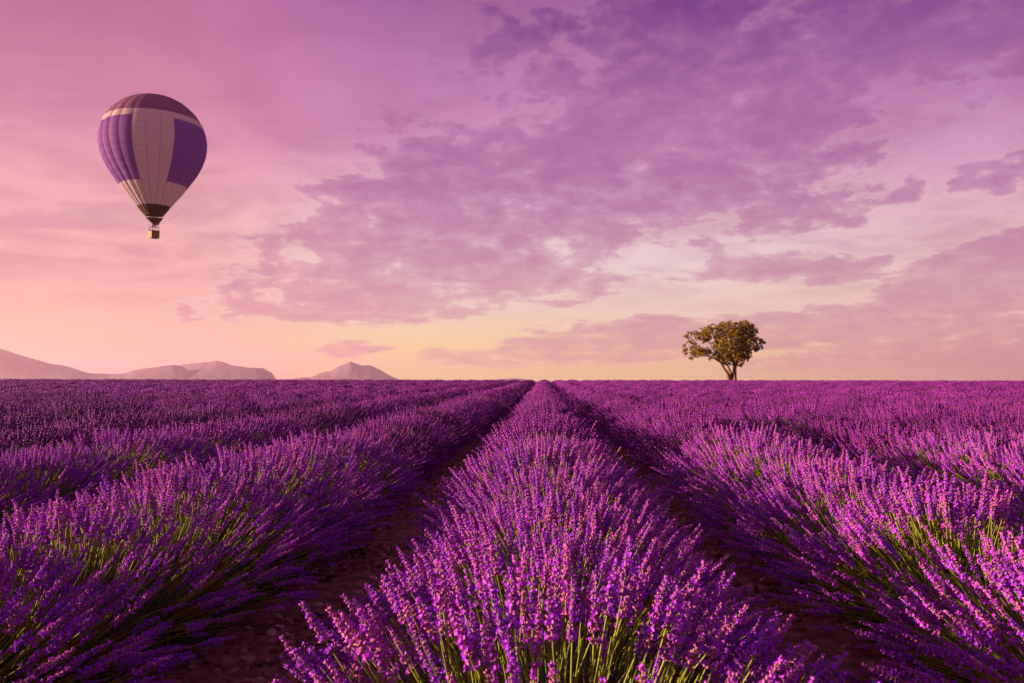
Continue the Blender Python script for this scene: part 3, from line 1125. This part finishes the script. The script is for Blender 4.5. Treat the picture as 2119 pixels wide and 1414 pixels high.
def build_balloon():
    D = 128.0
    mp = D / F_PX / 4.286
    R0 = 480 * mp * 0.905
    foot = at(180 + 595 / 4.286, 180 + 1138 / 4.286, D)
    root = empty('hot_air_balloon', foot)
    root.rotation_euler = Matrix.Rotation(R(-0.7), 3, Vector((foot.x, foot.y, 0)).normalized()).to_euler()   # leans a little in the breeze
    tag(root, 'purple and cream hot air balloon floating in the pink sky', 'balloon')
    prof = [(66, 0), (68, 55), (77, 118), (108, 205), (156, 292), (230, 378), (330, 446), (420, 474), (490, 480), (580, 469), (680, 433), (760, 387), (920, 268), (1068, 142), (1138, 86)]
    py = np.array([p[0] for p in prof], float)
    pr = np.array([p[1] for p in prof], float)
    # smooth the outline
    yy = np.linspace(66, 1138, 400)
    rr = np.interp(yy, py, pr)
    ker = np.hanning(31)
    ker /= ker.sum()
    pad = np.concatenate([-rr[15:0:-1], rr, 2 * rr[-1] - rr[-2:-17:-1]])
    rs = np.convolve(pad, ker, 'valid')
    rs[0] = 0.0
    rad = lambda y: float(np.interp(y, yy, rs)) / 480.0 * R0
    hgt = lambda y: (1138 - y) * mp * 1.0
    rings = [66, 74, 98, 132, 172, 216, 262, 306, 366, 430, 492, 560, 626, 692, 762, 822, 884, 944, 1004, 1064, 1138]
    NG = 24
    cream = fabric('cream_nylon', (0.63, 0.54, 0.57, 1))
    violet = fabric('violet_nylon', (0.24, 0.10, 0.40, 1))
    plum = fabric('plum_nylon', (0.27, 0.12, 0.23, 1))
    brown = fabric('brown_nomex', (0.12, 0.068, 0.042, 1), 0.7, 0.05)
    tape = fabric('load_tape', (0.26, 0.16, 0.24, 1), 0.6, 0.0)
    view_az = math.atan2(foot.x, foot.y)                 # direction from the camera
    front = math.pi * 1.5 - view_az                      # azimuth (from +x) of the side that faces the camera
    step = 2 * math.pi / NG
    a0 = front - 1.5 * step - R(2)

    def bulge(i):
        mid = a0 + (i + 0.5) * step
        toward = math.cos(mid - (math.atan2(sun_dir.y, sun_dir.x) - 0.12))
        return 0.05 + 0.34 * max(0.0, toward) ** 1.1

    def surf(i, u, y, lift=0.0):
        a = a0 + (i + u) * step
        r = rad(y)
        lob = bulge(i) * math.sin(math.pi * u) ** 0.9 * min(1.0, r / (0.5 * R0)) if 0 < u < 1 else 0.0
        r = r + lob + lift
        return Vector((r * math.cos(a), r * math.sin(a), hgt(y)))
    US = [0, 0.17, 0.34, 0.5, 0.66, 0.83, 1]
    for i in range(NG):
        g = Geo()
        # load tape along the seam and thin horizontal seams across the gore
        ys = np.linspace(72, 1136, 48)
        for j in range(len(ys) - 1):
            q = []
            for y in (ys[j], ys[j + 1]):
                c = surf(i, 0, y, 0.015)
                a = a0 + i * step
                t = Vector((-math.sin(a), math.cos(a), 0)) * 0.02
                q += [c - t, c + t]
            g.add(q, [(0, 1, 3, 2)])
        for y in rings[3:-1]:
            q = []
            for u in US:
                c = surf(i, u, y, 0.014)
                q += [c + Vector((0, 0, 0.014)), c - Vector((0, 0, 0.014))]
            g.add(q, [(2 * k, 2 * k + 1, 2 * k + 3, 2 * k + 2) for k in range(len(US) - 1)])
        gore = g.obj('gore', [tape], root)
        for j in range(len(rings) - 1):
            y0, y1 = rings[j], rings[j + 1]
            g = Geo()
            q = []
            VS = [0, 0.33, 0.67, 1]
            for v in VS:
                for u in US:
                    puff = 0.035 * math.sin(math.pi * v) * math.sin(math.pi * u)
                    q.append(surf(i, u, y0 + (y1 - y0) * v, puff))
            w = len(US)
            g.add(q, [(a * w + b, a * w + w + b, a * w + w + b + 1, a * w + b + 1) for a in range(len(VS) - 1) for b in range(w - 1)])
            if j < 7:
                m = plum
            elif j < 8:
                m = cream
            elif j < 16:
                m = cream if i % 8 < 3 else violet
            elif j < 19:
                m = cream
            else:
                m = brown
            g.obj('panel', [m], gore, True)
    # mouth ring
    g = Geo()
    rm = rad(1138)
    ring = [Vector((rm * math.cos(t), rm * math.sin(t), -0.02)) for t in np.linspace(0, 2 * math.pi, 33)]
    g.tube(ring, [0.05] * 33, 6, cap=False)
    g.obj('mouth_ring', [brown], root, True)
    # scoop: a tapering cloth on the far and right side of the mouth, open towards the sun
    zb = -(1222 - 1138) * mp
    g = Geo()
    q = []
    n = 22
    right = front + math.pi / 2                          # azimuth of the picture's right as seen from the camera
    for v in np.linspace(0, 1, 6):
        spread = R(150) * (1 - 0.15 * v)
        for a in np.linspace(right - spread + R(25), right + spread + R(10), n):
            r = rm * (1.0 - v) + 0.42 * v
            zz = -0.12 + (zb + 0.12) * v - (0.5 * (1 - v)) * (0.5 + 0.5 * math.cos(a - front))
            q.append((r * math.cos(a) + 0.22 * v * math.cos(right), r * math.sin(a) + 0.22 * v * math.sin(right), zz))
    g.add(q, [(a * n + b, a * n + b + 1, a * n + n + b + 1, a * n + n + b) for a in range(5) for b in range(n - 1)])
    g.obj('scoop', [brown], root, True)
    # burner frame, burners and basket uprights
    zf = -(1243 - 1138) * mp
    zt = -(1282 - 1138) * mp
    zB = -(1344 - 1138) * mp
    metal, T, b = material('burner_steel')
    b.inputs['Base Color'].default_value = (0.06, 0.045, 0.045, 1)
    b.inputs['Metallic'].default_value = 0.6
    b.inputs['Roughness'].default_value = 0.5
    ba = front + R(28)
    ex = Vector((math.cos(ba + math.pi / 2), math.sin(ba + math.pi / 2), 0))
    ey = Vector((math.cos(ba), math.sin(ba), 0))
    hx, hy = 0.66, 0.52
    fx, fy = 0.42, 0.36
    cor = [(-1, -1), (1, -1), (1, 1), (-1, 1)]
    g = Geo()
    loop = [ex * fx * a + ey * fy * c + Vector((0, 0, zf)) for a, c in cor]
    for k in range(4):
        g.tube([loop[k], loop[(k + 1) % 4]], [0.035, 0.035], 6)
    bf = g.obj('burner_frame', [metal], root, True)
    for s in (-1, 1):
        g = Geo()
        c = ex * (0.15 * s)
        g.tube([c + Vector((0, 0, zf + 0.02)), c + Vector((0, 0, zf + 0.12)), c + Vector((0, 0, zf + 0.14)), c + Vector((0, 0, zf + 0.42))], [0.05, 0.05, 0.12, 0.13], 10)
        g.obj('burner', [metal], bf, True)
    for k, (a, c) in enumerate(cor):
        g = Geo()
        g.tube([loop[k], ex * hx * 0.92 * a + ey * hy * 0.92 * c + Vector((0, 0, zt - 0.1))], [0.045, 0.055], 7)
        g.obj('upright', [metal], root, True)
    wires = Geo()
    for t in np.linspace(0, 2 * math.pi, 13)[:-1]:
        k = min(range(4), key=lambda q: (loop[q] - Vector((rm * math.cos(t), rm * math.sin(t), 0))).length)
        wires.tube([Vector((rm * math.cos(t), rm * math.sin(t), -0.03)), loop[k]], [0.012, 0.012], 4)
    wires.obj('flying_wires', [metal], root)
    # basket
    wick, T, b = material('wicker')
    tc = T.new('ShaderNodeTexCoord')
    wv = T.new('ShaderNodeTexWave', wave_type='BANDS', bands_direction='Z')
    T.l.new(tc.outputs['Object'], wv.inputs['Vector'])
    wv.inputs['Scale'].default_value = 5.0
    wv.inputs['Distortion'].default_value = 1.5
    T.l.new(T.mix(wv.outputs['Fac'], (0.22, 0.12, 0.055, 1), (0.36, 0.21, 0.10, 1)), b.inputs['Base Color'])
    b.inputs['Roughness'].default_value = 0.8
    g = Geo()
    hb = zt - zB
    rows = 8
    rot = Matrix((ex, ey, Vector((0, 0, 1)))).transposed()
    th = 0.06
    for r in range(rows):                                 # woven courses, alternately proud
        zc = zB + hb * (r + 0.5) / rows
        p = 0.012 if r % 2 else 0.0
        sx, sy = hx + p, hy + p
        g.box(ey * (sy - th / 2) + Vector((0, 0, zc)), (2 * sx, th, hb / rows - 0.004), rot)
        g.box(-ey * (sy - th / 2) + Vector((0, 0, zc)), (2 * sx, th, hb / rows - 0.004), rot)
        g.box(ex * (sx - th / 2) + Vector((0, 0, zc)), (th, 2 * (sy - th) - 0.004, hb / rows - 0.004), rot)
        g.box(-ex * (sx - th / 2) + Vector((0, 0, zc)), (th, 2 * (sy - th) - 0.004, hb / rows - 0.004), rot)
    g.box(Vector((0, 0, zB + 0.03)), (2 * hx - 2 * th - 0.01, 2 * hy - 2 * th - 0.01, 0.05), rot)
    bk = g.obj('basket', [wick], root)
    g = Geo()
    top = [ex * (hx - 0.02) * a + ey * (hy - 0.02) * c + Vector((0, 0, zt + 0.02)) for a, c in cor]
    for k in range(4):
        g.tube([top[k], top[(k + 1) % 4]], [0.07, 0.07], 8)
    g.obj('padded_rim', [brown], bk, True)
    # crown line hanging down the right-hand side
    g = Geo()
    rt = Vector((math.cos(right), math.sin(right), 0))
    pts = []
    for t in np.linspace(0, 1, 14):
        zx = 395 + (215 - 395) * t + -70 * t * (1 - t) * 0.2
        zy = 800 + (1215 - 800) * t
        k = math.sin(math.pi * t * 0.5)
        pts.append(rt * ((395 - 330 * t ** 1.9) * mp) + Vector((0, 0, hgt(zy))))
    g.tube(pts, [0.007] * len(pts), 4)
    g.obj('crown_line', [metal], root)


build_balloon()


# ------------------------------------------------------------------ evening haze
def build_haze():
    g = Geo()
    x0, x1, y0, y1, z0, z1 = -14500, 14500, -12500, 15500, -25.0, 345.0
    g.box(((x0 + x1) / 2, (y0 + y1) / 2, (z0 + z1) / 2), (x1 - x0, y1 - y0, z1 - z0))
    m = bpy.data.materials.new('haze')
    m.use_nodes = True
    T = NT(m.node_tree)
    T.n.clear()
    v = T.new('ShaderNodeVolumePrincipled')
    v.inputs['Color'].default_value = (0.66, 0.50, 0.66, 1)
    v.inputs['Density'].default_value = 0.000065
    v.inputs['Anisotropy'].default_value = 0.35
    o = T.new('ShaderNodeOutputMaterial')
    T.l.new(v.outputs[0], o.inputs['Volume'])
    h = g.obj('haze', [m])
    tag(h, 'pale pink evening haze over the plain', 'haze', kind='stuff')


build_haze()
